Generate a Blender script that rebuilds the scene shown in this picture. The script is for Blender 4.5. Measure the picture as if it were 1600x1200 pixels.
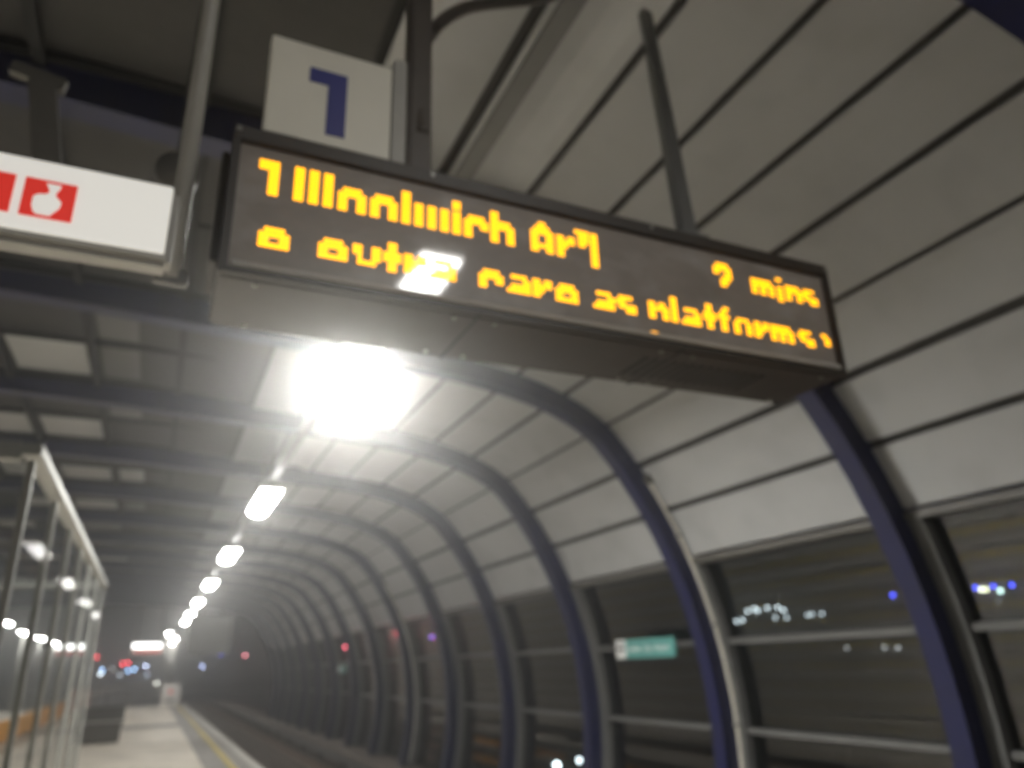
import bpy, bmesh, math, random
from mathutils import Vector, Matrix
random.seed(7)
S = bpy.context.scene
for o in list(bpy.data.objects): bpy.data.objects.remove(o)
ZE = 1.6            # eye height over the platform paving; every z below is measured from the eye and lifted by ZE

# ------------------------------------------------------------------ camera
cam_d = bpy.data.cameras.new('camera'); cam = bpy.data.objects.new('camera', cam_d); S.collection.objects.link(cam)
cam_d.sensor_width = 36; cam_d.lens = 1168/1600*36; cam_d.clip_start = .02; cam_d.clip_end = 3000
AX = ((.91118336, .11867285, .39453977), (-.4109255, .33092231, .84948847), (-.0297508, -.93616622, .3502966))
M4 = Matrix.Identity(4)
for i in range(3):
    M4[i][0] = AX[i][0]; M4[i][1] = -AX[i][1]; M4[i][2] = -AX[i][2]
M4[2][3] = ZE
cam.matrix_world = M4
cam_d.dof.use_dof = True; cam_d.dof.focus_distance = .62; cam_d.dof.aperture_fstop = 3.85
S.camera = cam
# ------------------------------------------------------------------ world: night sky
w = bpy.data.worlds.new('World'); S.world = w; w.use_nodes = True
bg = w.node_tree.nodes['Background']; bg.inputs[0].default_value = (.35, .38, .5, 1); bg.inputs[1].default_value = .004
S.view_settings.view_transform = 'Standard'; S.view_settings.look = 'None'; S.view_settings.exposure = .26; S.view_settings.gamma = 1
LAMP = 43.0          # radiance of the tube diffusers
VEIL = .0105; VEIL_G = .895  # scatter density and forward bias of the added glare veil

# ------------------------------------------------------------------ materials
def mat(name, col, rough=.6, metal=0., var=.12, scale=6., emit=None, es=1., bump=.0, spec=.5, stretch=None, dirt=None):
    m = bpy.data.materials.new(name); m.use_nodes = True; nt = m.node_tree; N = nt.nodes; L = nt.links
    b = N['Principled BSDF']; b.inputs['Metallic'].default_value = metal
    b.inputs['Specular IOR Level'].default_value = spec
    tc = N.new('ShaderNodeTexCoord'); mp = N.new('ShaderNodeMapping')
    L.new(tc.outputs['Object'], mp.inputs[0])
    if stretch: mp.inputs['Scale'].default_value = stretch
    nz = N.new('ShaderNodeTexNoise'); nz.inputs['Scale'].default_value = scale; nz.inputs['Detail'].default_value = 6; nz.inputs['Roughness'].default_value = .62
    L.new(mp.outputs[0], nz.inputs['Vector'])
    cr = N.new('ShaderNodeMapRange'); cr.inputs['From Min'].default_value = .3; cr.inputs['From Max'].default_value = .7
    cr.inputs['To Min'].default_value = 1-var; cr.inputs['To Max'].default_value = 1+var
    L.new(nz.outputs[0], cr.inputs[0])
    mx = N.new('ShaderNodeMix'); mx.data_type = 'RGBA'; mx.blend_type = 'MULTIPLY'; mx.inputs[0].default_value = 1
    mx.inputs[6].default_value = (*col, 1); L.new(cr.outputs[0], mx.inputs[7])
    last = mx.outputs[2]
    if dirt:
        n2 = N.new('ShaderNodeTexNoise'); n2.inputs['Scale'].default_value = dirt[1]; n2.inputs['Detail'].default_value = 8
        L.new(mp.outputs[0], n2.inputs['Vector'])
        r2 = N.new('ShaderNodeMapRange'); r2.inputs['From Min'].default_value = .5; r2.inputs['From Max'].default_value = .72
        r2.inputs['To Max'].default_value = dirt[2]
        L.new(n2.outputs[0], r2.inputs[0])
        m2 = N.new('ShaderNodeMix'); m2.data_type = 'RGBA'; L.new(r2.outputs[0], m2.inputs[0])
        L.new(last, m2.inputs[6]); m2.inputs[7].default_value = (*dirt[0], 1); last = m2.outputs[2]
    L.new(last, b.inputs['Base Color'])
    rr = N.new('ShaderNodeMapRange'); rr.inputs['To Min'].default_value = max(.02, rough-.12); rr.inputs['To Max'].default_value = min(1, rough+.12)
    L.new(nz.outputs[0], rr.inputs[0]); L.new(rr.outputs[0], b.inputs['Roughness'])
    if bump:
        bp = N.new('ShaderNodeBump'); bp.inputs['Strength'].default_value = bump; bp.inputs['Distance'].default_value = .02
        L.new(nz.outputs[0], bp.inputs['Height']); L.new(bp.outputs[0], b.inputs['Normal'])
    if emit:
        b.inputs['Emission Color'].default_value = (*emit, 1); b.inputs['Emission Strength'].default_value = es
    return m
def glass_mat(name, tint, gl=.9, rough=.03, ior=1.5, dust=.03):
    m = bpy.data.materials.new(name); m.use_nodes = True; nt = m.node_tree; N = nt.nodes; L = nt.links
    N.remove(N['Principled BSDF']); out = N['Material Output']
    t = N.new('ShaderNodeBsdfTransparent'); t.inputs[0].default_value = (*tint, 1)
    g = N.new('ShaderNodeBsdfGlossy'); g.inputs['Roughness'].default_value = rough; g.inputs[0].default_value = (gl, gl, gl, 1)
    fr = N.new('ShaderNodeFresnel'); fr.inputs[0].default_value = ior
    nz = N.new('ShaderNodeTexNoise'); nz.inputs['Scale'].default_value = 1.3; nz.inputs['Detail'].default_value = 5
    tc = N.new('ShaderNodeTexCoord'); L.new(tc.outputs['Object'], nz.inputs['Vector'])
    d = N.new('ShaderNodeBsdfDiffuse'); d.inputs[0].default_value = (.3, .3, .28, 1)
    mr = N.new('ShaderNodeMapRange'); mr.inputs['To Min'].default_value = .0; mr.inputs['To Max'].default_value = dust
    L.new(nz.outputs[0], mr.inputs[0])
    ge = N.new('ShaderNodeNewGeometry'); mu = N.new('ShaderNodeMath'); mu.operation = 'SUBTRACT'; mu.inputs[0].default_value = 1; L.new(ge.outputs['Backfacing'], mu.inputs[1])
    mm = N.new('ShaderNodeMath'); mm.operation = 'MULTIPLY'; L.new(mu.outputs[0], mm.inputs[0]); L.new(fr.outputs[0], mm.inputs[1])
    a = N.new('ShaderNodeMixShader'); L.new(mm.outputs[0], a.inputs[0]); L.new(t.outputs[0], a.inputs[1]); L.new(g.outputs[0], a.inputs[2])
    c = N.new('ShaderNodeMixShader'); L.new(mr.outputs[0], c.inputs[0]); L.new(a.outputs[0], c.inputs[1]); L.new(d.outputs[0], c.inputs[2])
    L.new(c.outputs[0], out.inputs[0]); return m
def emis(name, col, s):
    m = bpy.data.materials.new(name); m.use_nodes = True; nt = m.node_tree; N = nt.nodes
    b = N['Principled BSDF']; b.inputs['Base Color'].default_value = (*[min(.8, c*.8) for c in col], 1)
    b.inputs['Emission Color'].default_value = (*col, 1); b.inputs['Emission Strength'].default_value = s
    return m
BLUE = mat('blue_steel_paint', (.006, .008, .046), .42, var=.15, scale=3, dirt=((.02, .02, .03), 5, .4))
PANEL = mat('white_ceiling_panel', (.355, .36, .355), .5, var=.05, scale=1.0, dirt=((.25, .25, .24), 1.9, .4))
PANELD = mat('dimmed_ceiling_panel', (.10, .10, .095), .5, var=.2, scale=1.5)  # darker copy of the ceiling white, dimness put into the colour
DECK = mat('dark_roof_deck', (.012, .012, .011), .8, var=.25, scale=3)
SKIN = mat('dark_joint_backing', (.045, .043, .04), .8, var=.2)
GREY = mat('grey_aluminium', (.13, .13, .125), .5, metal=.2, var=.12, scale=4)
STEEL = mat('brushed_steel', (.27, .27, .25), .4, metal=.5, var=.12, scale=5)
GLASS = glass_mat('tinted_window_glass', (.50, .52, .52), gl=.9, ior=1.55, dust=.012)
GLASSB = glass_mat('shelter_glass', (.95, .96, .96), gl=.22, rough=.03, ior=1.025, dust=.012)
BRONZE = mat('dark_brown_casing', (.026, .021, .017), .5, var=.2, scale=9)
POSTB = mat('brown_grey_post', (.075, .063, .053), .5, var=.15, scale=9)
FACE = mat('smeared_display_cover', (.215, .185, .16), .55, var=.16, scale=4, dirt=((.36, .34, .32), 5.5, .6), stretch=(1, 1, 1.6))
fb = FACE.node_tree.nodes['Principled BSDF']; fb.inputs['Coat Weight'].default_value = 1; fb.inputs['Coat Roughness'].default_value = .05; fb.inputs['Coat IOR'].default_value = 1.6
SIGNW = mat('cream_sign_face', (.72, .69, .60), .4, var=.04, scale=4)
BLUETXT = mat('dark_blue_lettering', (.03, .035, .19), .5, var=.05)
LITW = mat('backlit_white_sign', (.75, .74, .70), .35, var=.03, emit=(1, .97, .9), es=.40)
LITR = mat('backlit_red_sign', (.62, .04, .03), .35, var=.05, emit=(1, .045, .03), es=.34)
FRAME = mat('pale_grey_frame', (.34, .33, .30), .45, var=.08)
PAVE = mat('platform_paving', (.74, .67, .56), .6, var=.12, scale=2.2, dirt=((.30, .27, .22), 1.1, .6))
TACT = mat('grey_tactile_paving', (.31, .29, .265), .7, var=.2, scale=9)
EDGEW = mat('white_coping', (.62, .60, .54), .6, var=.15, scale=6)
YELLOW = mat('yellow_line_paint', (.60, .46, .05), .6, var=.15, scale=7)
CONC = mat('stained_concrete', (.20, .17, .145), .85, var=.3, scale=3, bump=.4)
BALL = mat('track_ballast', (.10, .082, .068), .95, var=.5, scale=22, bump=.9)
RUST = mat('rail_steel', (.26, .19, .14), .35, metal=.7, var=.2)
GROUND = mat('dark_ground', (.05, .05, .05), .9, var=.3, scale=.5)
ORANGE = mat('orange_board', (.95, .42, .015), .5, var=.06)
PINK = mat('pale_pink_board', (.6, .42, .36), .6)
WHITE = mat('white_board', (.75, .73, .70), .5, var=.05)
TEAL = mat('teal_sign', (.08, .27, .245), .4, var=.06)
TEALW = mat('white_sign_end', (.7, .7, .68), .4, var=.05)
SIGNTXT = mat('white_lettering', (.75, .78, .76), .5)
PIPE = mat('white_cable_conduit', (.58, .55, .47), .5, var=.1)
DARK = mat('dark_grey_box', (.085, .08, .068), .6, var=.2)
AMBER = emis('amber_led', (1, .41, 0), 2.0)
TUBE = emis('lit_white_diffuser', (1, .985, .945), LAMP)
TUBEB = emis('glaring_white_diffuser', (1, .985, .945), LAMP*17)
VEILM = None

# ------------------------------------------------------------------ helpers
C = S.collection
class MB:
    def __init__(s): s.v = []; s.f = []
    def add(s, vs, fs):
        n = len(s.v); s.v += [tuple(v) for v in vs]; s.f += [tuple(i+n for i in f) for f in fs]; return s
    def box(s, x0, x1, y0, y1, z0, z1):
        return s.add([(x0,y0,z0),(x1,y0,z0),(x1,y1,z0),(x0,y1,z0),(x0,y0,z1),(x1,y0,z1),(x1,y1,z1),(x0,y1,z1)],
                     [(0,3,2,1),(4,5,6,7),(0,1,5,4),(1,2,6,5),(2,3,7,6),(3,0,4,7)])
    def prism(s, pts, d, axis='y'):     # polygon pts (a,b) in the xz plane between y=d0,d1 (axis y) or in yz plane (axis x)
        n = len(pts); vs = []
        for q in d:
            for a, b in pts: vs.append((a, q, b) if axis == 'y' else ((q, a, b) if axis == 'x' else (a, b, q)))
        fs = [tuple(range(n)), tuple(range(2*n-1, n-1, -1))] + [(i, (i+1) % n + 0, (i+1) % n+n, i+n) for i in range(n)]
        return s.add(vs, fs)
    def tube(s, pts, r, n=10, cap=True):
        rings = []; pts = [Vector(p) for p in pts]
        up = Vector((.1, .2, 1)).normalized()
        for i, p in enumerate(pts):
            t = (pts[min(i+1, len(pts)-1)]-pts[max(i-1, 0)]).normalized()
            a = t.cross(up if abs(t.dot(up)) < .95 else Vector((1, 0, 0))).normalized(); b = t.cross(a)
            rr = r[i] if isinstance(r, (list, tuple)) else r
            rings.append([p+rr*(math.cos(2*math.pi*k/n)*a+math.sin(2*math.pi*k/n)*b) for k in range(n)])
        vs = [v for g in rings for v in g]; fs = []
        for i in range(len(pts)-1):
            for k in range(n): fs.append((i*n+k, i*n+(k+1) % n, (i+1)*n+(k+1) % n, (i+1)*n+k))
        if cap: fs += [tuple(range(n)), tuple(range(len(pts)*n-1, (len(pts)-1)*n-1, -1))]
        return s.add(vs, fs)
    def bar(s, p, q, wx, wy):           # square bar from p to q
        p = Vector(p); q = Vector(q); t = (q-p).normalized()
        a = t.cross(Vector((0, 1, 0)) if abs(t.y) < .9 else Vector((1, 0, 0))).normalized(); b = t.cross(a)
        vs = []
        for c in (p, q):
            for i, j in ((-1,-1),(1,-1),(1,1),(-1,1)): vs.append(c+a*wx/2*i+b*wy/2*j)
        return s.add(vs, [(3,2,1,0),(4,5,6,7),(0,1,5,4),(1,2,6,5),(2,3,7,6),(3,0,4,7)])
    def build(s, name, m, parent=None, smooth=False, bevel=0):
        off = Vector((0, 0, ZE)) - (parent_loc(parent) if parent else Vector((0, 0, 0)))
        me = bpy.data.meshes.new(name); me.from_pydata([Vector(v)+off for v in s.v], [], s.f); me.update()
        bm = bmesh.new(); bm.from_mesh(me); bmesh.ops.recalc_face_normals(bm, faces=bm.faces)
        if bevel: bmesh.ops.bevel(bm, geom=bm.edges[:], offset=bevel, segments=2, affect='EDGES', clamp_overlap=True)
        bm.to_mesh(me); bm.free()
        me.materials.append(m)
        if smooth:
            for p in me.polygons: p.use_smooth = True
        o = bpy.data.objects.new(name, me); C.objects.link(o); o.parent = parent
        return o
def parent_loc(p):
    v = Vector((0, 0, 0))
    while p: v += p.location; p = p.parent
    return v
def tag(o, label, cat, group=None):
    o['label'] = label; o['category'] = cat
    if group: o['group'] = group
    return o
def thing(name, loc, label, cat, group=None):
    o = bpy.data.objects.new(name, None); C.objects.link(o); o.location = (loc[0], loc[1], loc[2]+ZE); o.empty_display_size = .2
    return tag(o, label, cat, group)
def struct(o): o['kind'] = 'structure'; return o
def copy_tree(o, dloc, label=None, parent=None):
    c = o.copy(); C.objects.link(c); c.parent = parent
    if parent is None: c.location = o.location+Vector(dloc)
    if label: c['label'] = label
    for ch in o.children: copy_tree(ch, None, None, c)
    return c

# ------------------------------------------------------------------ hall cross-section (x, z from the eye)
XM = -2.55
def prof():
    P = [(.9+5*math.cos(math.radians(a)), -.9+5*math.sin(math.radians(a))) for a in range(-18, 43, 3)]
    ctrl = [P[-1], (4.33, 2.66), (3.86, 2.86), (3.33, 2.99), (2.8, 3.07), (1.9, 3.14), (.44, 3.23), (-1.0, 3.31), (XM, 3.35)]
    Q = []
    for i in range(len(ctrl)-1):
        p0 = ctrl[i-1] if i else P[-2]; p1 = ctrl[i]; p2 = ctrl[i+1]; p3 = ctrl[i+2] if i+2 < len(ctrl) else (2*XM-ctrl[i][0], ctrl[i][1])
        for k in range(4):
            t = k/4
            Q.append(tuple(.5*(2*p1[j]+(p2[j]-p0[j])*t+(2*p0[j]-5*p1[j]+4*p2[j]-p3[j])*t*t+(3*p1[j]-p0[j]-3*p2[j]+p3[j])*t**3) for j in (0, 1)))
    return P[:-1]+Q+[ctrl[-1]]
PR = prof()
def offs(d, P=PR):
    out = []
    for i, p in enumerate(P):
        a = P[max(i-1, 0)]; b = P[min(i+1, len(P)-1)]
        tx, tz = b[0]-a[0], b[1]-a[1]; l = math.hypot(tx, tz)
        out.append((p[0]+tz/l*d, p[1]-tx/l*d))
    return out
def full(P): return P+[(2*XM-x, z) for x, z in reversed(P[:-1])]
def sweep(mb, inner, outer, y0, y1):
    n = len(inner); vs = []
    for i in range(n):
        vs += [(inner[i][0], y0, inner[i][1]), (inner[i][0], y1, inner[i][1]), (outer[i][0], y1, outer[i][1]), (outer[i][0], y0, outer[i][1])]
    fs = [(0,1,2,3), (4*n-1,4*n-2,4*n-3,4*n-4)]
    for i in range(n-1):
        for k in range(4): fs.append((4*i+k, 4*i+(k+1)%4, 4*i+4+(k+1)%4, 4*i+4+k))
    return mb.add(vs, fs)
RIBY = [1.505+3*k for k in range(-2, 15)]
Y0, Y1 = RIBY[0]-1.5, RIBY[-1]+.3
GZ = -2.5                                  # track bed
# ------------------------------------------------------------------ setting
struct(MB().box(-170, 170, -150, 170, -3.6, -3.1).build('ground', GROUND))
def bed(x0, x1):
    mb = MB(); nx, ny = 14, 90
    rnd = random.Random(3)
    vs = [(x0+(x1-x0)*i/nx, Y0-2+(110)*j/ny, GZ+rnd.uniform(-.03, .03)) for j in range(ny+1) for i in range(nx+1)]
    mb.add(vs, [(j*(nx+1)+i, j*(nx+1)+i+1, (j+1)*(nx+1)+i+1, (j+1)*(nx+1)+i) for j in range(ny) for i in range(nx)]); return mb
struct(bed(2.0, 6.6).build('track_bed', BALL)); struct(bed(-11.7, -7.1).build('track_bed', BALL))
struct(MB().box(-7.1, 1.62, Y0-2, 50, -3.1, -1.604).build('platform', PAVE))
# slabs
mb = MB(); rs = random.Random(5)
for j in range(int((50-Y0)/.9)):
    for i in range(5):
        mb.box(-2.68+.75*i+.004, -2.68+.75*(i+1)-.004, Y0+.9*j+.004, Y0+.9*(j+1)-.004, -1.62, -1.600-rs.random()*.001)
struct(mb.build('paving', PAVE))
struct(MB().box(1.08, 1.49, Y0-2, 50, -1.62, -1.598).build('tactile_strip', TACT))
struct(MB().box(1.495, 1.585, Y0-2, 50, -1.62, -1.597).build('yellow_line', YELLOW))
struct(MB().box(1.625, 2.0, Y0-2, 50, -1.80, -1.600).build('platform_edge', TACT))
struct(MB().box(1.86, 2.004, Y0-2, 50, -1.79, -1.596).build('white_edge_line', EDGEW))
for yb in (29.2,):
    struct(MB().box(-7, 1.07, yb, yb+1.4, -1.62, -1.594).build('shadow_band', DARK))  # dark strip laid over the paving as the shadow band
for sx in (1, -1):
    X = lambda x: x if sx == 1 else 2*XM-x
    a, b = sorted((X(5.15), X(5.45)))
    struct(MB().box(a, b, Y0-2, Y1+30, GZ-.5, -2.12).build('track_kerb', CONC))
    a, b = sorted((X(5.45), X(6.6)))
    struct(MB().box(a, b, Y0-2, Y1+30, GZ-.5, -2.24).build('track_verge', CONC))

# rails
for x, l in ((2.85, 'running rail nearest the platform edge'), (4.28, 'running rail farther from the platform, before the kerb'), (4.82, None)):
    mb = MB()
    pr = [(-.07,-2.52),(.07,-2.52),(.07,-2.50),(.012,-2.48),(.012,-2.38),(.036,-2.37),(.036,-2.33),(-.036,-2.33),(-.036,-2.37),(-.012,-2.38),(-.012,-2.48),(-.07,-2.50)]
    if l:
        mb.prism([(x+a, b+.06) for a, b in pr], (Y0-2, 90)); tag(mb.build('rail', RUST), l, 'rail', 'running rails')
    else:
        t = thing('conductor_rail', (x, Y0, GZ), 'grey covered power rail on brackets by the far kerb', 'power rail')
        MB().box(x-.05, x+.05, Y0-2, 90, -2.26, -2.16).build('cover', GREY, t)
        for k in range(22): MB().box(x-.03, x+.12, Y0+3*k+.6, Y0+3*k+.75, -2.5, -2.26).build('bracket', DARK, t)
mb = MB()
for k in range(120): mb.box(2.4, 4.75, Y0+.7*k, Y0+.7*k+.24, -2.55, -2.455)
struct(mb.build('sleepers', CONC))

# ------------------------------------------------------------------ arched ribs
ordn = ['', 'first', 'second', 'third', 'fourth', 'fifth', 'sixth', 'seventh', 'eighth', 'ninth', 'tenth', 'eleventh', 'twelfth', 'thirteenth', 'fourteenth', 'fifteenth', 'sixteenth', 'seventeenth']
def rib(y):
    t = thing('arched_rib', (5.9, y, GZ), 'x', 'steel arch', 'blue steel arches of the platform canopy')
    i0 = full(PR); o0 = full(offs(.27)); fl = full(offs(.025))
    sweep(MB(), full(offs(.02)), o0, y-.085, y+.085).build('web', BLUE, t, bevel=0)
    sweep(MB(), i0, full(offs(.026)), y-.1, y+.1).build('flange', BLUE, t)
    for x in (5.92, 2*XM-5.92):
        MB().box(x-.28, x+.28, y-.22, y+.22, -2.26, -2.20).build('base_plate', GREY, t, bevel=.006)
    # splice plate with bolts
    th = 38
    for sg in (-1, 1):
        a, b = PR[18], PR[19]; oa, ob = offs(.2)[18], offs(.2)[19]; ia, ib = offs(.06)[18], offs(.06)[19]
        vs = [(ia[0], y+sg*.0855, ia[1]), (ib[0], y+sg*.0855, ib[1]), (ob[0], y+sg*.0855, ob[1]), (oa[0], y+sg*.0855, oa[1])]
        vs += [(p[0], p[1]+sg*.012, p[2]) for p in vs]
        MB().add(vs, [(0,1,2,3),(4,5,6,7),(0,1,5,4),(1,2,6,5),(2,3,7,6),(3,0,4,7)]).build('splice_plate', BLUE, t)
    mb = MB()
    ia, oa = offs(.08), offs(.18)
    for q in (18.15, 18.5, 18.85):
        for P in (ia, oa):
            i = int(q); f = q-i; x = P[i][0]*(1-f)+P[i+1][0]*f; z = P[i][1]*(1-f)+P[i+1][1]*f
            MB().tube([(x, y-.100, z), (x, y-.112, z)], .011, 6).build('bolt', GREY, t)
    return t
r0 = rib(RIBY[0])
labs = {}
for k, y in enumerate(RIBY):
    n = k-1
    if n <= 0: l = 'dark blue steel arch directly above the viewer' if k == 1 else 'dark blue steel arch behind the viewer'
    elif n == 1: l = 'dark blue steel arch crossing the top right corner above the departure board'
    elif n == 2: l = 'widest dark blue steel arch, coming down from under the right end of the departure board'
    elif n == 3: l = 'dark blue steel arch with a white conduit down its side, left of the teal sign gap'
    elif n == 4: l = 'dark blue steel arch just beyond the teal station sign'
    elif n == 8: l = 'dark blue steel arch seventh down the track, beside the small red lamps'
    else: l = 'dark blue steel arch, %s one down the track from the departure board' % ordn[n-1]
    if n == 3: l = 'dark blue steel arch with a pale conduit down its side, nearer than the teal sign'
    if k == 0: r0['label'] = l
    else: copy_tree(r0, (0, y-RIBY[0], 0), l)

# ------------------------------------------------------------------ curved white ceiling over the track
OP = offs(.235); OPd = offs(.30)
def at_angle(P, ang):
    for i in range(len(P)-1):
        a0 = math.degrees(math.atan2(P[i][1], P[i][0])); a1 = math.degrees(math.atan2(P[i+1][1], P[i+1][0]))
        if a0 <= ang <= a1:
            t = (ang-a0)/(a1-a0); return i+t
    return len(P)-1
def ev(P, u):
    i = min(int(u), len(P)-2); t = u-i
    return (P[i][0]+(P[i+1][0]-P[i][0])*t, P[i][1]+(P[i+1][1]-P[i][1])*t)
ANG = [11.0, 17.1, 23.3, 29.6, 36, 42.1, 49, 56.8, 66, 76.5]
US = [at_angle(OP, a) for a in ANG]
roof = thing('canopy_roof', (5.7, Y0, GZ), 'curved ceiling of long off-white panels with dark joints over the track', 'canopy ceiling')
deck = MB(); sweep(deck, OPd[int(US[0])+1:], offs(.34)[int(US[0])+1:], Y0, Y1); deck.build('outer_skin', SKIN, roof)
g = .036
def strip(mb, u0, u1, y0, y1, gutter=False, mirror=False):
    n = 6; pts = []
    a, b = ev(OP, u0), ev(OP, u1); l = math.hypot(a[0]-b[0], a[1]-b[1]); e = g/l*(u1-u0)
    for k in range(n+1):
        u = u0+e+(u1-u0-2*e)*k/n; p = ev(OP, u); q = ev(OPd, u); dx, dz = q[0]-p[0], q[1]-p[1]; h = math.hypot(dx, dz)
        d = 0
        if gutter: d = .055*math.sin(math.pi*k/n)**2-.012
        pts.append(((p[0]+dx/h*d, p[1]+dz/h*d), (p[0]+dx/h*(d+.025), p[1]+dz/h*(d+.025))))
    if mirror: pts = [tuple((2*XM-c[0], c[1]) for c in p) for p in pts]
    sweep(mb, [p[0] for p in pts], [p[1] for p in pts], y0, y1); return mb
far = MB(); cnt = 0
for k in range(len(RIBY)-1):
    y0, y1 = RIBY[k]+.005, RIBY[k+1]-.005
    for r in range(len(US)-1):
        if 1 <= k <= 11:
            strip(MB(), US[r], US[r+1], y0, y1, r == 7).build('ceiling_panel', PANELD if r == 8 and k >= 3 else PANEL, roof, smooth=False); cnt += 1  # innermost strip darkened by colour against the lamp glare past the near bays
        else: strip(far, US[r], US[r+1], y0, y1, r == 7)
o = far.build('ceiling_panel', PANEL, roof); o['kind'] = 'stuff'
# edge trim under the lowest panel
u = US[0]; p = ev(OP, u)
MB().box(p[0]-.03, p[0]+.12, Y0, Y1, p[1]-.07, p[1]-.005).build('edge_trim', DARK, roof)
roof2 = thing('canopy_roof', (2*XM-5.7, Y0, GZ), 'mirrored curved canopy ceiling over the other track, left beyond the shelter', 'canopy ceiling')
deck = MB(); A = [(2*XM-x, z) for x, z in OPd[int(US[0])+1:]]; B = [(2*XM-x, z) for x, z in offs(.34)[int(US[0])+1:]]
sweep(deck, A, B, Y0, Y1); deck.build('outer_skin', DECK, roof2)
far = MB()
for k in range(len(RIBY)-1):
    for r in range(len(US)-1): strip(far, US[r], US[r+1], RIBY[k]+.005, RIBY[k+1]-.005, r == 7, True)
far.build('ceiling_panel', PANEL, roof2)['kind'] = 'stuff'

# flat middle ceiling with its grid of pale tiles
fc = thing('middle_ceiling', (XM, Y0, 3.4), 'dark flat ceiling with scattered pale tiles between the blue beams, over the platform', 'ceiling')
XA = ev(OP, US[-1])[0]
rt = random.Random(11); ntile = 0
cells = [(-.03-.95*i, .76-.95*i) for i in range(0, 7)]
PAT = {2: {(0, 1): 2}, 3: {(0, 0): 2, (0, 1): 2}, 4: {(2, 1): 1, (1, 1): 2, (0, 1): 2, (1, 0): 2, (0, 0): 2, (4, 1): 1}, 5: {(2, 1): 1, (0, 1): 2, (3, 1): 1, (5, 1): 1, (1, 0): 2},
       6: {(0, 1): 1, (1, 1): 1, (2, 1): 1, (3, 1): 1, (4, 0): 1}, 7: {(0, 1): 1, (1, 1): 2, (2, 1): 1, (3, 1): 1, (0, 0): 2, (2, 0): 2}}
for k in range(2, len(RIBY)-1):
    yb = RIBY[k]
    for ci, (x0, x1) in enumerate(cells):
        for hf, (f0, f1) in enumerate(((.30, 1.42), (1.62, 2.72))):
            kind = PAT[k].get((ci, hf), 0) if k in PAT else rt.choice((0, 0, 1, 2))
            if kind and ntile < 100:
                MB().box(x0, x1, yb+f0, yb+f1, 3.59, 3.62).build('ceiling_tile', PANEL if kind == 1 else PANELD, fc, bevel=.008); ntile += 1  # less lit tiles get their dimness from the darker colour
for k in range(len(RIBY)-1):
    for f in (.12, 1.52, 2.88): MB().box(2*XM-XA, XA-.02, RIBY[k]+f-.03, RIBY[k]+f+.03, 3.54, 3.585).build('purlin', DECK, fc)
for i in range(8):
    x = .84-.95*i; MB().box(x-.035, x+.035, Y0, Y1, 3.50, 3.565).build('ceiling_runner', DECK, fc)

# ------------------------------------------------------------------ glazed side wall
def side_wall(sg, label):
    X = (lambda x: x) if sg == 1 else (lambda x: 2*XM-x)
    G = [(.9+5.28*math.cos(math.radians(a)), -.9+5.28*math.sin(math.radians(a))) for a in range(-14, 24, 2)]
    G2 = [(.9+5.42*math.cos(math.radians(a)), -.9+5.42*math.sin(math.radians(a))) for a in range(-14, 24, 2)]
    G0 = [(.9+5.20*math.cos(math.radians(a)), -.9+5.20*math.sin(math.radians(a))) for a in range(-14, 24, 2)]
    mir = lambda P: [(X(x), z) for x, z in P]
    t = thing('glazed_wall', (X(6.1), Y0, -2.24), label, 'window wall')
    GI = [(.9+5.272*math.cos(math.radians(a)), -.9+5.272*math.sin(math.radians(a))) for a in (0,)]
    def R(r, a): return (X(.9+r*math.cos(math.radians(a))), -.9+r*math.sin(math.radians(a)))
    for k, y in enumerate(RIBY[:-1] if sg == 1 else RIBY[:-1:1]):
        mb = MB(); sweep(mb, mir(G0), mir(G2), y-.22, y+.085+.0); mb.build('mullion', GREY, t)
        if k < len(RIBY)-1:
            ya, yb = y+.085, RIBY[k+1]-.22
            for a0, a1, nm in ((-14, 1.0, 0), (1.6, 11.4, 1), (12.0, 22.4, 2)):
                n = 5; P = [R(5.30, a0+(a1-a0)*i/n) for i in range(n+1)]; Q = [R(5.312, a0+(a1-a0)*i/n) for i in range(n+1)]
                mb = MB(); sweep(mb, P, Q, ya, yb); mb.build('window_pane', GLASS, t)
            for a in (1.0, 11.4):
                mb = MB(); sweep(mb, [R(5.24, a), R(5.24, a+.62)], [R(5.36, a), R(5.36, a+.62)], ya, yb); mb.build('transom', GREY, t)
    return t
side_wall(1, 'curved glazed side wall with grey mullions and rails beyond the track, right')
side_wall(-1, 'matching glazed side wall of the far left track, beyond the shelter')

# ------------------------------------------------------------------ conduits on ribs
def conduit(y, label, a0=34):
    P = [(.9+5.19*math.cos(math.radians(a)), y-.125, -.9+5.19*math.sin(math.radians(a))) for a in range(a0, -16, -2)]
    t = thing('cable_conduit', (5.9, y-.12, -2.24), label, 'conduit', 'pale conduits on the arches')
    MB().tube(P, .021, 8).build('pipe', PIPE, t, smooth=True)
    q = P[0]; MB().box(q[0]-.05, q[0]+.05, y-.17, y-.087, q[2]-.02, q[2]+.09).build('junction_box', DARK, t, bevel=.008)
    for i in (4, 10, 16, 21): p = P[i]; MB().box(p[0]-.03, p[0]+.03, y-.155, y-.086, p[2]-.012, p[2]+.012).build('clip', GREY, t)
conduit(RIBY[4], 'long pale conduit running down the side of the nearest fully seen blue arch')
conduit(RIBY[8], 'pale conduit on the distant arch beside the small red lamps')

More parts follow.
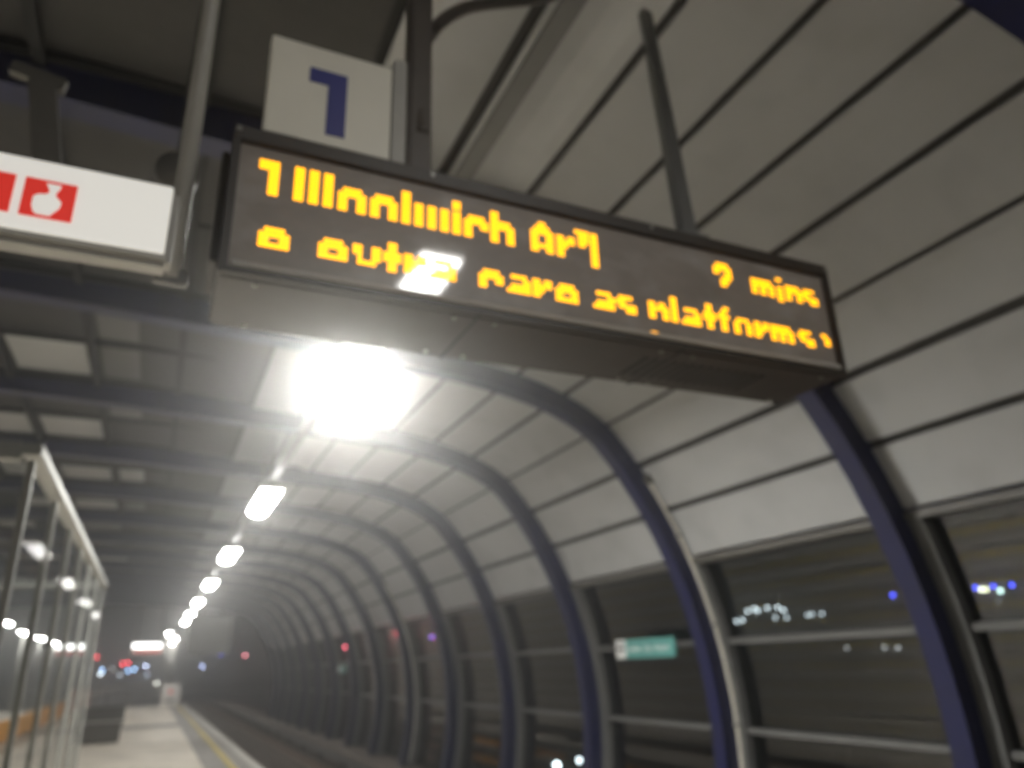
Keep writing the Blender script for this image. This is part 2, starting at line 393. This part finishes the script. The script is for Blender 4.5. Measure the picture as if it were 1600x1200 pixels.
# ------------------------------------------------------------------ platform lamps
def lamp(x, y, ln, label, z=2.45, group='lamps in a row above the platform edge', post=False, wd=.15, bright=False):
    t = thing('platform_lamp', (x, y, z if not post else -1.6), label, 'lamp', group)
    h = ln/2
    MB().box(x-wd-.02, x+wd+.02, y-h-.03, y+h+.03, z+.035, z+.11).build('housing', FRAME, t, bevel=.01)
    if bright:  # added pan and skirt, round off the glare and shield the ceiling
        n = 28; pe = lambda q: [(x+(.215+q)*math.copysign(abs(math.cos(2*math.pi*k/n))**.7, math.cos(2*math.pi*k/n)), y+(.43+q)*math.copysign(abs(math.sin(2*math.pi*k/n))**.7, math.sin(2*math.pi*k/n))) for k in range(n)]
        MB().prism(pe(0), (z+.112, z+.15), 'z').build('added_reflector', WHITE, t)
        A_, B_ = pe(0), pe(.012); mb = MB()
        for k in range(n):
            l = (k+1) % n
            mb.add([(*A_[k], z-.040), (*A_[l], z-.040), (*B_[l], z-.040), (*B_[k], z-.040), (*A_[k], z+.111), (*A_[l], z+.111), (*B_[l], z+.111), (*B_[k], z+.111)], [(0,1,2,3), (4,5,6,7), (0,1,5,4), (3,2,6,7)])
        mb.build('added_skirt', WHITE, t)
    n = 8; pts = [(x-wd*math.cos(math.pi*k/n), z+.034-.085*math.sin(math.pi*k/n)) for k in range(n+1)]
    MB().prism(pts, (y-h, y+h)).build('diffuser', TUBEB if bright else TUBE, t)
    if post:
        MB().tube([(x, y, -1.6), (x, y, z+.05)], .06, 10).build('post', FRAME, t, smooth=True)
    else:
        for yy in (y-h*.6, y+h*.6): MB().bar((x, yy, z+.11), (x, yy, 3.5), .03, .03).build('hanger', DARK, t)
ly = [-1.35, 6.22, 12.1, 18.2, 24.5, 31.0, 37.5, 43.0]
ll = ['hanging lamp behind the viewer, mirrored in the departure board', 'nearest and brightest glaring lamp, just under the departure board',
      'second glaring lamp of the row, long and tilted, below the round glare', 'third lamp of the receding row from the departure board', 'fourth lamp of the receding row from the departure board',
      'fifth lamp of the receding row, small', 'sixth lamp of the receding row, small', 'last lamp of the row hung under the canopy']
for y, l in zip(ly, ll): lamp(1.34 if 0 < y < 7 else (1.3 if y > 0 else 1.40), y, 1.75 if y > 7 else (.72 if y > 0 else 1.5), l, wd=.17 if 0 < y < 7 else (.15 if y > 0 else .135), bright=0 < y < 7)
for y, l in zip(ly, ll):
    if y > 0: lamp(-6.4, y+.01, 1.75, ('nearest', 'second', 'third', 'fourth', 'fifth', 'sixth', 'seventh')[ly.index(y)-1]+' hanging lamp of the far left row, over the other platform edge', group='lamps in the far left row')
for i, y in enumerate((52, 60, 68)):
    lamp(1.3 if i else .75, y, 2.2, ('lamp on a white post by the end board of the platform', 'small lamp on a post past the platform end', 'smallest lamp on a post, farthest down the line')[i], z=2.3, post=True, group='post lamps past the canopy')
for i, y in enumerate((49, 56, 64, 73, 84)):
    lamp(-6.4, y, 2.2, ('nearest', 'second', 'third', 'fourth', 'farthest')[i]+' lamp on a post at far left, seen through the shelter glass', z=2.3, post=True, group='post lamps at far left')
lamp(1.3, -7.4, 1.75, 'added unseen lamp behind the viewer, brightens the ceiling')  # unseen lamp added to lift the ceiling brightness
t = thing('cable_tray', (1.3, Y0, 3.2), 'thin cable tray running above the row of lamps', 'cable tray')
MB().box(1.25, 1.35, Y0, Y1, 2.62, 2.645).build('tray', GREY, t)

# ------------------------------------------------------------------ departure board
BX0, BX1, BY, BD, BZ0, BZ1 = .030, 2.060, 1.70, .325, .893, 1.318
bd = thing('departure_board', ((BX0+BX1)/2, BY+.16, BZ1), 'long dark brown departure board with amber dot letters, hanging across the platform edge', 'departure board')
mb = MB()
mb.box(BX0, BX1, BY+.02, BY+BD, BZ0, BZ1); mb.build('casing', BRONZE, bd, bevel=.008)
mb = MB(); fw = .020
mb.box(BX0, BX1, BY-.004, BY+.019, BZ1-fw-.022, BZ1); mb.box(BX0, BX1, BY-.004, BY+.019, BZ0, BZ0+.016)
mb.box(BX0, BX0+fw, BY-.004, BY+.019, BZ0+.0165, BZ1-fw-.0225); mb.box(BX1-.022, BX1, BY-.004, BY+.019, BZ0+.0165, BZ1-fw-.0225)
mb.build('front_frame', BRONZE, bd, bevel=.002)
MB().box(BX0+fw+.001, BX1-.023, BY+.012, BY+.0185, BZ0+.017, BZ1-fw-.023).build('display_cover', FACE, bd)
MB().prism([(BY-.012, BZ0+.018), (BY-.004, BZ0+.034), (BY+.011, BZ0+.034), (BY+.011, BZ0+.018)], (BX0+.03, BX1-.03), 'x').build('bottom_lip', FRAME, bd)
for x in (BX0+.012, .56, 1.3, BX1-.012):
    MB().tube([(x, BY-.009, BZ1-.015), (x, BY-.003, BZ1-.015)], .007, 8).build('bolt', STEEL, bd)
MB().box(BX0-.02, BX0-.001, BY+.05, BY+.25, BZ0+.05, BZ1-.05).build('end_hatch', BRONZE, bd, bevel=.004)
for i in range(14):
    MB().box(1.30+i*.036, 1.318+i*.036, BY+.10, BY+.25, BZ0-.003, BZ0-.0005).build('vent_slot', DECK, bd)
for x in (.70, 1.38): MB().box(x-.004, x+.004, BY+.0, BY+BD, BZ0-.004, BZ0-.0005).build('seam', DECK, bd)
for x in (.12, .64, .76, 1.32, 1.44, 1.98):
    for y in (BY+.04, BY+.29): MB().tube([(x, y, BZ0-.006), (x, y, BZ0-.0005)], .007, 8).build('bolt', STEEL, bd)
GL = {
 '1': ['1111','1111','..11','..11','..11','..11','..11'], 'W': ['11.11.11']*7, 'l': ['11']*7, 'w': ['11.11.11']*5,
 'o': ['.1111.','111111','11..11','11..11','11..11'], 'i': ['11','11','','11','11','11','11','11'],
 'c': ['.1111.','111111','11..11','11....','11....'], 'h': ['11....','11....','11111.','111111','11..11','11..11','11..11'],
 'A': ['..11..','.1111.','111111','11..11','11..11','111111','11..11'], 'r': ['11.11','11111','111..','11...','11...'],
 'q': ['1111','.111','.111','.11.'], 'L': ['11']*8, '2': ['.1111.','111111','11..11','...111','..111.','..11..'],
 'm': ['1111111.','11111111','11.11.11','11.11.11'], 'I': ['11','','11','11','11','11'], 'n': ['11111.','111111','11..11','11..11'],
 's': ['.1111.','111...','.11111','...111'],
 'e': ['.1111.','111111','11..11','111111'], 'x': ['11..11','11..11','.1..11','.1111.'], 't': ['.11.','.11.','1111','1111','.11.','.11.'],
 'R': ['11.11','11111','111..','11...'], 'a': ['.1111.','....11','.11111','111111'], 'C': ['.1111.','111111','11..11','11....'],
 'p': ['11.11.','111111','11..11','11..11'], 'P': ['11'], 'f': ['..11','.11.','1111','.11.','.11.','.11.'], 'O': ['.1111.','11..11','11..11','11..11'],
 'D': ['11','11','11','11','11','11'], ':': ['11.','.11','.11'],
}
PX, PZ = .01255, .0148
def text_word(items, label):
    mb = MB()
    for ch, x, ztop in items:
        for r, row in enumerate(GL[ch]):
            rr = r-.35 if ch == 'i' and r < 2 else (r-1 if ch == 'i' else r)
            rr = r-.25 if ch == 'I' and r < 1 else (r-.0 if ch == 'I' else rr)
            for c, v in enumerate(row):
                if v == '1':
                    cx, cz = x+(c+.5)*PX, ztop-(rr+.5)*PZ; n = 8; R_ = .0073
                    mb.add([(cx+R_*math.cos(2*math.pi*k/n+.39), BY+.0105, cz+R_*1.08*math.sin(2*math.pi*k/n+.39)) for k in range(n)]+[(cx, BY+.0085, cz)],
                           [(k, (k+1) % n, n) for k in range(n)])
    o = mb.build('lit_word', AMBER, bd); o['label'] = label
T1, T5 = 1.239, 1.239-2*PZ
L1 = [('1', .100, T1), ('W', .189, T1), ('o', .303, T5), ('o', .390, T5), ('l', .477, T1), ('w', .514, T5), ('i', .625, T1), ('c', .660, T5), ('h', .742, T1),
      ('A', .871, T1), ('r', .957, T5), ('q', 1.020, T1+.002), ('L', 1.075, T1), ('2', 1.545, T1), ('m', 1.702, T5), ('I', 1.815, T1-.012), ('n', 1.853, T5), ('s', 1.925, T5)]
U4 = 1.043; U6 = U4+2*PZ
L2 = [('e', .114, U4), ('e', .261, U4), ('x', .349, U4), ('t', .430, U4+1.6*PZ), ('R', .487, U4), ('a', .560, U4), ('C', .703, U4), ('a', .789, U4), ('R', .870, U4), ('e', .944, U4),
      ('a', 1.070, U4), ('s', 1.147, U4), ('p', 1.268, U4), ('D', 1.352, U6), ('a', 1.391, U4), ('t', 1.478, U6), ('f', 1.535, U6), ('O', 1.60, U4), ('R', 1.686, U4), ('m', 1.755, U4), ('s', 1.873, U4), (':', 1.985, U4)]
for i, j, l in ((0, 1, 'amber dot numeral 1'), (1, 9, 'amber dot word Woolwich with its lowest rows unlit'), (9, 13, 'amber dot word Ars'), (13, 14, 'amber dot numeral 2'), (14, 18, 'amber dot word mins')):
    text_word(L1[i:j], l)
for i, j, l in ((0, 1, 'amber letter e'), (1, 6, 'amber dot word extra, partly under a white reflection'), (6, 10, 'amber dot word care'), (10, 12, 'amber dot word as'), (12, 21, 'amber dot word platforms'), (21, 22, 'cut amber letter s')):
    text_word(L2[i:j], l)
text_word([('P', 1.268, U4-7*PZ)], 'lone amber dots under the p of platforms')

# hangers
hg = thing('board_hanger', (.53, BY+.12, BZ1), 'dark brown post with a curved arm rising from the departure board to the ceiling', 'hanger')
MB().box(.515, .588, BY+.09, BY+.16, BZ1+.002, 3.50).build('post', POSTB, hg, bevel=.008)
MB().box(.50, .70, BY+.04, BY+.22, BZ1+.001, BZ1+.035).build('foot', POSTB, hg, bevel=.008)
P = [(.560, 1.80, 1.52), (.553, 1.82, 1.66), (.565, 1.86, 1.876), (.639, 1.92, 2.087), (.753, 2.0, 2.292), (.923, 2.12, 2.52), (1.33, 2.35, 2.96), (1.62, 2.52, 3.34)]
def smoothp(P, n=5):
    out = []
    for i in range(len(P)-1):
        p0 = Vector(P[max(i-1, 0)]); p1 = Vector(P[i]); p2 = Vector(P[i+1]); p3 = Vector(P[min(i+2, len(P)-1)])
        for k in range(n):
            t = k/n; out.append(.5*(2*p1+(p2-p0)*t+(2*p0-5*p1+4*p2-p3)*t*t+(3*p1-p0-3*p2+p3)*t**3))
    out.append(Vector(P[-1])); return out
MB().tube(smoothp(P), .024, 10).build('curved_arm', POSTB, hg, smooth=True)
h2 = thing('board_hanger', (1.45, BY+.12, BZ1), 'slim grey slanting strut from the departure board up to the ceiling joint', 'strut')
MB().bar((1.50, 1.76, 1.32), (1.95, 2.40, 3.17), .058, .04).build('strut', GREY, h2)
MB().box(1.44, 1.56, 1.72, 1.82, BZ1+.001, BZ1+.03).build('foot', GREY, h2, bevel=.005)

# number sign
ns = thing('platform_sign', (.27, BY+.03, BZ1), 'cream square platform sign with a dark blue 1 on top of the departure board', 'sign')
MB().box(.098, .437, BY+.005, BY+.045, BZ1+.004, 1.650).build('sign_panel', SIGNW, ns, bevel=.004)
MB().box(.441, .482, BY+.005, BY+.06, BZ1+.004, 1.690).build('side_post', FRAME, ns, bevel=.003)
MB().prism([(.205, 1.570), (.309, 1.570), (.309, 1.358), (.257, 1.358), (.257, 1.522), (.205, 1.522)], (BY+.002, BY+.0045)).build('numeral', BLUETXT, ns)

# ------------------------------------------------------------------ lit help sign at left
hs = thing('help_sign', (-.8, 1.80, .93), 'white backlit hanging sign with red pictogram squares at the left edge', 'sign')
SX0, SX1, SY, SZ0, SZ1 = -1.72, -.074, 1.75, .910, 1.126
MB().box(SX0, SX1, SY+.001, SY+.075, SZ0, SZ1).build('casing', FRAME, hs, bevel=.014)
MB().box(SX0+.02, SX1-.016, SY-.006, SY+.0005, SZ0+.026, SZ1-.004).build('lit_face', LITW, hs, bevel=.002)
for x0, x1 in ((-.392, -.288), (-.512, -.410), (-.632, -.528)):
    MB().box(x0, x1, SY-.0085, SY-.0062, .972, 1.071).build('red_square', LITR, hs)
cx = -.336
pic = [(cx-.029,.985),(cx-.034,1.000),(cx-.034,1.022),(cx-.026,1.030),(cx-.010,1.033),(cx-.004,1.040),(cx-.008,1.052),(cx-.014,1.062),(cx+.016,1.062),(cx+.014,1.052),(cx+.008,1.040),(cx+.008,1.034),(cx+.014,1.026),(cx+.022,1.018),(cx+.020,1.002),(cx+.010,.988),(cx+.004,.979),(cx-.022,.979)]
MB().prism(pic, (SY-.0105, SY-.0087)).build('pictogram', LITW, hs)
for x in (-.072, -1.4):
    t = thing('hanging_rod', (x, 1.84, .95), 'thin grey rod from the ceiling at the %s end of the lit white sign' % ('right' if x > -.5 else 'left'), 'rod', 'rods holding the lit white sign')
    MB().tube([(x, 1.885, .94), (x, 1.885, 3.5)], .0235, 10).build('rod', FRAME, t, smooth=True)
    MB().box(x-.04, x+.04, 1.868, 1.90, .925, .965).build('clamp', GREY, t, bevel=.004)
# bent duct above the sign
t = thing('bent_duct', (-.6, 2.6, 1.2), 'dim grey bent duct rising behind the lit white sign', 'duct')
MB().bar((-.47, 2.62, 1.35), (-.60, 2.60, 1.985), .085, .05).build('duct', DARK, t)
MB().bar((-.53, 2.60, 1.992), (-.70, 2.60, 2.025), .05, .035).build('end_cap', DARK, t)

# loudspeaker behind the rod
t = thing('loudspeaker', (-.15, 2.75, 1.9), 'dim round loudspeaker hanging behind the rod left of the departure board', 'loudspeaker')
MB().tube([(-.13, 2.58, 1.74), (-.13, 2.61, 1.74), (-.13, 2.72, 1.76), (-.13, 2.78, 1.76)], [.075, .078, .06, .04], 20).build('horn', DARK, t, smooth=True)
MB().bar((-.13, 2.76, 1.85), (-.13, 2.76, 3.5), .035, .035).build('stem', DARK, t)

# ------------------------------------------------------------------ shelter
sh = thing('glass_shelter', (-1.4, 6.3, -1.6), 'glass waiting shelter with slim steel posts at the left edge', 'shelter')
SXR, SXL, SZT = -.56, -2.6, .90
ys = [3.62, 4.5, 5.35, 6.2, 7.15, 8.15, 9.1]
for y in ys: MB().box(SXR-.016, SXR+.014, y-.016, y+.016, -1.6, SZT-.04).build('post', STEEL, sh, bevel=.004)
MB().box(SXR-.04, SXR+.035, ys[0]-.05, ys[-1]+.05, SZT-.022, SZT+.028).build('roof_beam', STEEL, sh, bevel=.006)
for y in (ys[0], ys[-1]): MB().box(SXL, SXR-.041, y-.035, y+.035, SZT-.04, SZT+.035).build('roof_beam', STEEL, sh, bevel=.006)
MB().box(SXL, SXR-.05, ys[0]+.04, ys[-1]-.04, SZT-.01, SZT+.012).build('glass_roof', GLASSB, sh)
for y0, y1 in zip(ys[:-1], ys[1:]):
    MB().box(SXR-.006, SXR+.006, y0+.03, y1-.03, -1.5, SZT-.05).build('glass_panel', GLASSB, sh)
    MB().box(SXL-.006, SXL+.006, y0+.03, y1-.03, -1.5, SZT-.05).build('glass_panel', GLASSB, sh)
    MB().box(SXL-.025, SXL+.02, y1-.022, y1+.022, -1.6, SZT-.04).build('post', STEEL, sh, bevel=.004)
MB().box(-.80, -.762, ys[0]-.02, ys[0]+.02, -1.6, SZT-.045).build('door_post', STEEL, sh, bevel=.004)
MB().box(-.755, SXR-.03, ys[0]-.005, ys[0]+.005, -1.5, SZT-.06).build('glass_panel', GLASSB, sh)
# things past / in the shelter
t = tag(MB().box(-3.45, -3.37, 14, 43, -1.56, -1.02).build('low_barrier', ORANGE), 'long low orange board seen through the shelter glass', 'barrier')
tag(MB().box(-3.40, -2.55, 44.5, 44.6, -1.5, -.55).build('notice_board', PINK), 'pale pinkish board at the end of the orange barrier', 'notice board')
t = thing('platform_bench', (-1.1, 24, -1.6), 'dark bench with a box base standing on the pale platform past the shelter', 'bench')
MB().box(-1.55, -.55, 23.4, 24.2, -1.59, -1.18).build('base', DARK, t, bevel=.02)
MB().box(-1.6, -.5, 23.35, 24.25, -1.178, -1.12).build('seat', DARK, t, bevel=.01)
MB().box(-1.6, -.5, 24.2, 24.25, -1.10, -.75).build('backrest', DARK, t, bevel=.01)
MB().bar((-1.5, 24.22, -1.15), (-1.5, 24.22, -.72), .04, .04).build('support', GREY, t); MB().bar((-.6, 24.22, -1.15), (-.6, 24.22, -.72), .04, .04).build('support', GREY, t)
# end railings
t = thing('end_railing', (-2.5, 49, -1.6), 'grey metal railing closing the far end of the platform', 'railing')
for z in (-.5, -.95, -1.3): MB().bar((-7, 48.6, z), (.5, 48.6, z), .07, .07).build('rail', FRAME, t)
for i in range(6): MB().bar((-7+1.5*i, 48.6, -1.6), (-7+1.5*i, 48.6, -.48), .06, .06).build('post', FRAME, t)
t = thing('ramp_handrail', (-3.5, 40, -1.6), 'sloping handrail left of the platform end', 'handrail')
MB().bar((-4.2, 36, -1.1), (-1.2, 46, -.55), .06, .06).build('rail', FRAME, t)
MB().bar((-3.6, 38, -1.6), (-3.6, 38, -.99), .05, .05).build('post', GREY, t); MB().bar((-1.8, 44, -1.6), (-1.8, 44, -.66), .05, .05).build('post', GREY, t)
t = thing('end_board', (1.05, 45, -1.6), 'small white notice board standing at the far platform end by the track', 'notice board')
MB().box(.62, 1.50, 45, 45.06, -1.52, -.45).build('panel', WHITE, t, bevel=.02)
MB().box(.97, 1.13, 44.985, 44.998, -.9, -.75).build('red_mark', LITR, t)  # mark glows by its emissive red, the board itself is unlit
MB().box(.85, 1.25, 44.985, 44.998, -1.3, -1.18).build('grey_text', GREY, t)
MB().bar((1.05, 45.1, -1.6), (1.05, 45.1, -.5), .06, .06).build('stand', GREY, t)
# far hanging signs
for x0, x1, y, l in ((-.78, .35, 33, 'small white hanging sign with a red band below the far lamps'), (-3.3, -2.2, 33, 'pale far sign with a pink band seen through the shelter glass')):
    t = thing('hanging_sign', ((x0+x1)/2, y, .8), l, 'sign')
    MB().box(x0, x1, y, y+.12, .74, 1.08).build('casing', WHITE, t, bevel=.02)
    MB().box(x0+.1, x1-.1, y-.012, y-.001, .80, .88).build('red_band', LITR, t)
    MB().box(x0+.05, x1-.1, y-.02, y-.001, .97, 1.14).build('lamp_head', emis('sign_lamp_%d' % int(x0*10), (1, 1, .97), 4), t, bevel=.008)
    for xx in (x0+.15, x1-.15): MB().bar((xx, y+.06, 1.26), (xx, y+.06, 3.4), .03, .03).build('hanger', DARK, t)
# far grey screen hanging over the track side
t = thing('display_back', (1.5, 27, 1.2), 'dim grey board hanging far down above the platform edge', 'board')
MB().box(.95, 2.25, 27, 27.2, .55, 1.75).build('casing', GREY, t, bevel=.02)
MB().bar((1.3, 27.1, 1.75), (1.3, 27.1, 3.4), .05, .05).build('hanger', DARK, t); MB().bar((1.9, 27.1, 1.75), (1.9, 27.1, 3.4), .05, .05).build('hanger', DARK, t)

# ------------------------------------------------------------------ teal station sign
def txt(body, size, m, parent, mw, name, extrude=.001):
    c = bpy.data.curves.new(name, 'FONT'); c.body = body; c.size = size; c.extrude = extrude; c.align_x = 'CENTER'; c.align_y = 'CENTER'
    o = bpy.data.objects.new(name, c); C.objects.link(o)
    dg = bpy.context.evaluated_depsgraph_get(); me = bpy.data.meshes.new_from_object(o.evaluated_get(dg)); bpy.data.objects.remove(o)
    me.transform(Matrix.Translation(-parent_loc(parent)) @ Matrix.Translation((0, 0, ZE)) @ mw); me.materials.clear(); me.materials.append(m)
    o = bpy.data.objects.new(name, me); C.objects.link(o); o.parent = parent; return o
gx = 5.80
t = thing('station_sign', (gx, 8.6, .02), 'teal station name sign with a white square end on the glazed wall', 'sign')
MB().box(gx, gx+.03, 8.02, 9.12, .02, .255).build('name_panel', TEAL, t, bevel=.003)
MB().box(gx-.002, gx+.03, 9.122, 9.36, .02, .255).build('white_end', TEALW, t, bevel=.003)
MWR = Matrix(((0, 0, -1, 0), (-1, 0, 0, 0), (0, 1, 0, 0), (0, 0, 0, 1)))
for wd_, yy in (('London', 8.92), ('City', 8.595), ('Airport', 8.28)): txt(wd_, .105, SIGNTXT, t, Matrix.Translation((gx-.004, yy, .137)) @ MWR, 'lettering')
ring = []; n = 24
mb = MB()
for k in range(n):
    a, b = 2*math.pi*k/n, 2*math.pi*(k+1)/n; cy, cz = 9.24, .15
    mb.add([(gx-.006, cy+r*math.cos(q), cz+r*math.sin(q)) for q in (a, b) for r in (.05, .075)], [(0, 1, 3, 2)])
mb.box(gx-.009, gx-.0045, 9.15, 9.33, .135, .162); mb.build('roundel', GREY, t)
for y in (8.2, 9.1): MB().bar((gx+.03, y, .13), (gx+.33, y, .13), .03, .03).build('bracket', GREY, t)
t = thing('station_sign', (gx, 26.5, .05), 'tiny far teal sign on the glazed wall between the distant arches', 'sign')
MB().box(gx, gx+.03, 26.1, 27.1, -.12, .10).build('name_panel', TEAL, t); MB().box(gx, gx+.03, 27.1, 27.35, -.12, .10).build('white_end', TEALW, t)

# ------------------------------------------------------------------ far city lights
ray = {}
def light(px, py, dist, col, s, r, label, group):
    d = Vector((AX[0][0]*(px-800)+AX[0][1]*(py-600)+AX[0][2]*1168, AX[1][0]*(px-800)+AX[1][1]*(py-600)+AX[1][2]*1168, AX[2][0]*(px-800)+AX[2][1]*(py-600)+AX[2][2]*1168)).normalized()
    p = d*dist
    key = (col, s)
    if key not in ray: ray[key] = emis('far_light', col, s)
    n = 8; mb = MB(); mb.tube([p+Vector((0, 0, -r)), p+Vector((0, 0, -r*.5)), p+Vector((0, 0, r*.5)), p+Vector((0, 0, r))], [r*.4, r, r, r*.4], n)
    t = thing('distant_lamp', (p.x, p.y, -3.1), label, 'distant lamp', group)
    mb.build('bulb', ray[key], t); MB().tube([(p.x, p.y, -3.1), (p.x, p.y, p.z-r*1.02)], r*.25, 6).build('mast', DARK, t)
WH = (.85, .95, 1.0); RD = (1, .06, .09); BL = (.08, .1, 1); SK = (.35, .6, 1)
for px, py, c, l in [(345, 1022, (.15, .18, 1), 'blue lamp right of the lamp row end'), (316, 1041, (.5, .6, 1), 'pale blue lamp right of the white post'), (383, 1024, (1, .3, .35), 'dim red lamp by the darkest arches'),
    (151, 1027, RD, 'single red lamp beside the last shelter post'), (192, 1037, RD, 'left of the two close red lamps'), (200, 1036, RD, 'right of the two close red lamps'),
    (160, 1047, SK, 'blue-white lamp next to the shelter'), (157, 1053, WH, 'white lamp next to the shelter, lowest'), (200, 1048, SK, 'left lamp of the sky-blue pair'), (210, 1046, SK, 'right lamp of the sky-blue pair'),
    (228, 1041, (.6, .7, 1), 'grey-blue lamp under the far white sign'), (187, 1055, (.3, .35, .4), 'faint grey lamp under the red pair'), (230, 1055, (.3, .35, .45), 'faint lamp low under the far white sign'), (175, 1045, (.25, .25, .25), 'faint lamp between the shelter and the red pair'),
    (245, 1068, (1, 1, .9), 'small white lamp by the post at the platform end')]:
    light(px, py, 120, c, 14 if max(c) > .5 else 9, .16, l, 'lamps of the city beyond the platform end')
for px, py, c, l in [(620, 989, (1, .12, .16), 'bright red lamp seen between two distant arches'), (682, 984, (1, .05, .12), 'second red lamp seen through the glazing, right of the other'), (675, 995, (.05, .02, .12), 'violet lamp just under a red lamp'), (541, 1010, (.8, .1, .15), 'faint red lamp above the far teal sign')]:
    light(px, py, 70, c, 110, .16, l, 'coloured lamps seen through the glazed wall')
for i, (px, py) in enumerate([(1150, 971), (1160, 969), (1168, 955), (1178, 951), (1184, 954), (1199, 950), (1215, 949), (1224, 953), (1211, 965), (1229, 965), (1262, 961), (1269, 960), (1284, 959)]):
    light(px, py, 80, WH, 15 if i < 8 else 9, .16, 'white lamp in the cluster seen through the glazing right of the conduit', 'cluster of white lamps across the water')
for px, py, c, l in [(1395, 930, BL, 'lone blue lamp left of the widest arch'), (1524, 918, BL, 'blue lamp, first of the row at the right edge'), (1533, 921, (1, 1, .75), 'warm white lamp beside the blue lamp at right'), (1541, 921, (.8, .8, .5), 'dim yellow lamp in the row at right'),
    (1552, 916, BL, 'blue lamp in the middle of the row at right'), (1563, 923, (.7, 1, .9), 'greenish white lamp in the row at right'), (1581, 914, BL, 'blue lamp at the right end of the row'), (1560, 939, (.25, .25, .25), 'faint grey lamp under the row at right'),
    (1323, 1012, (.4, .4, .4), 'faint lamp under the window rail'), (1382, 1012, (.5, .5, .5), 'faint lamp under the rail, middle'), (1403, 1012, (.6, .6, .6), 'faint lamp under the rail, by the arch')]:
    light(px, py, 75, c, 30 if max(c) > .65 else 9, .14, l, 'lamps seen through the right glazing')
light(870, 1196, 20, WH, 22, .08, 'white floodlight low behind the glazing, left of a pair', 'ground floodlights outside')
light(905, 1188, 20, WH, 16, .06, 'white floodlight low behind the glazing, right of a pair', 'ground floodlights outside')
# low building behind the cluster
t = thing('distant_building', (106, 86, -3.1), 'long dark low building behind the cluster of white lamps', 'building')
MB().box(100, 135, 50, 140, -3.1, 7.6).build('wall', DARK, t); MB().box(99, 136, 49, 141, 7.61, 8.0).build('roof', DARK, t)
WN = mat('dim_window', (.05, .05, .05), .2, emit=(.5, .55, .5), es=.12)
for i in range(16): MB().box(99.9, 99.99, 52+5.3*i, 55+5.3*i, 1.5, 3.4).build('window', WN, t)

# ------------------------------------------------------------------ lens glare around the lamps, added as scattering air
if VEIL:
    hm = bpy.data.materials.new('glare_veil_volume'); hm.use_nodes = True; N = hm.node_tree.nodes; N.remove(N['Principled BSDF'])
    v = N.new('ShaderNodeVolumePrincipled'); v.inputs['Color'].default_value = (.95, .95, .93, 1); v.inputs['Density'].default_value = VEIL; v.inputs['Anisotropy'].default_value = VEIL_G
    hm.node_tree.links.new(v.outputs[0], N['Material Output'].inputs['Volume'])
    h = MB().box(-175, 175, -155, 175, -4.7, 12).build('glare_veil', hm); h['kind'] = 'stuff'
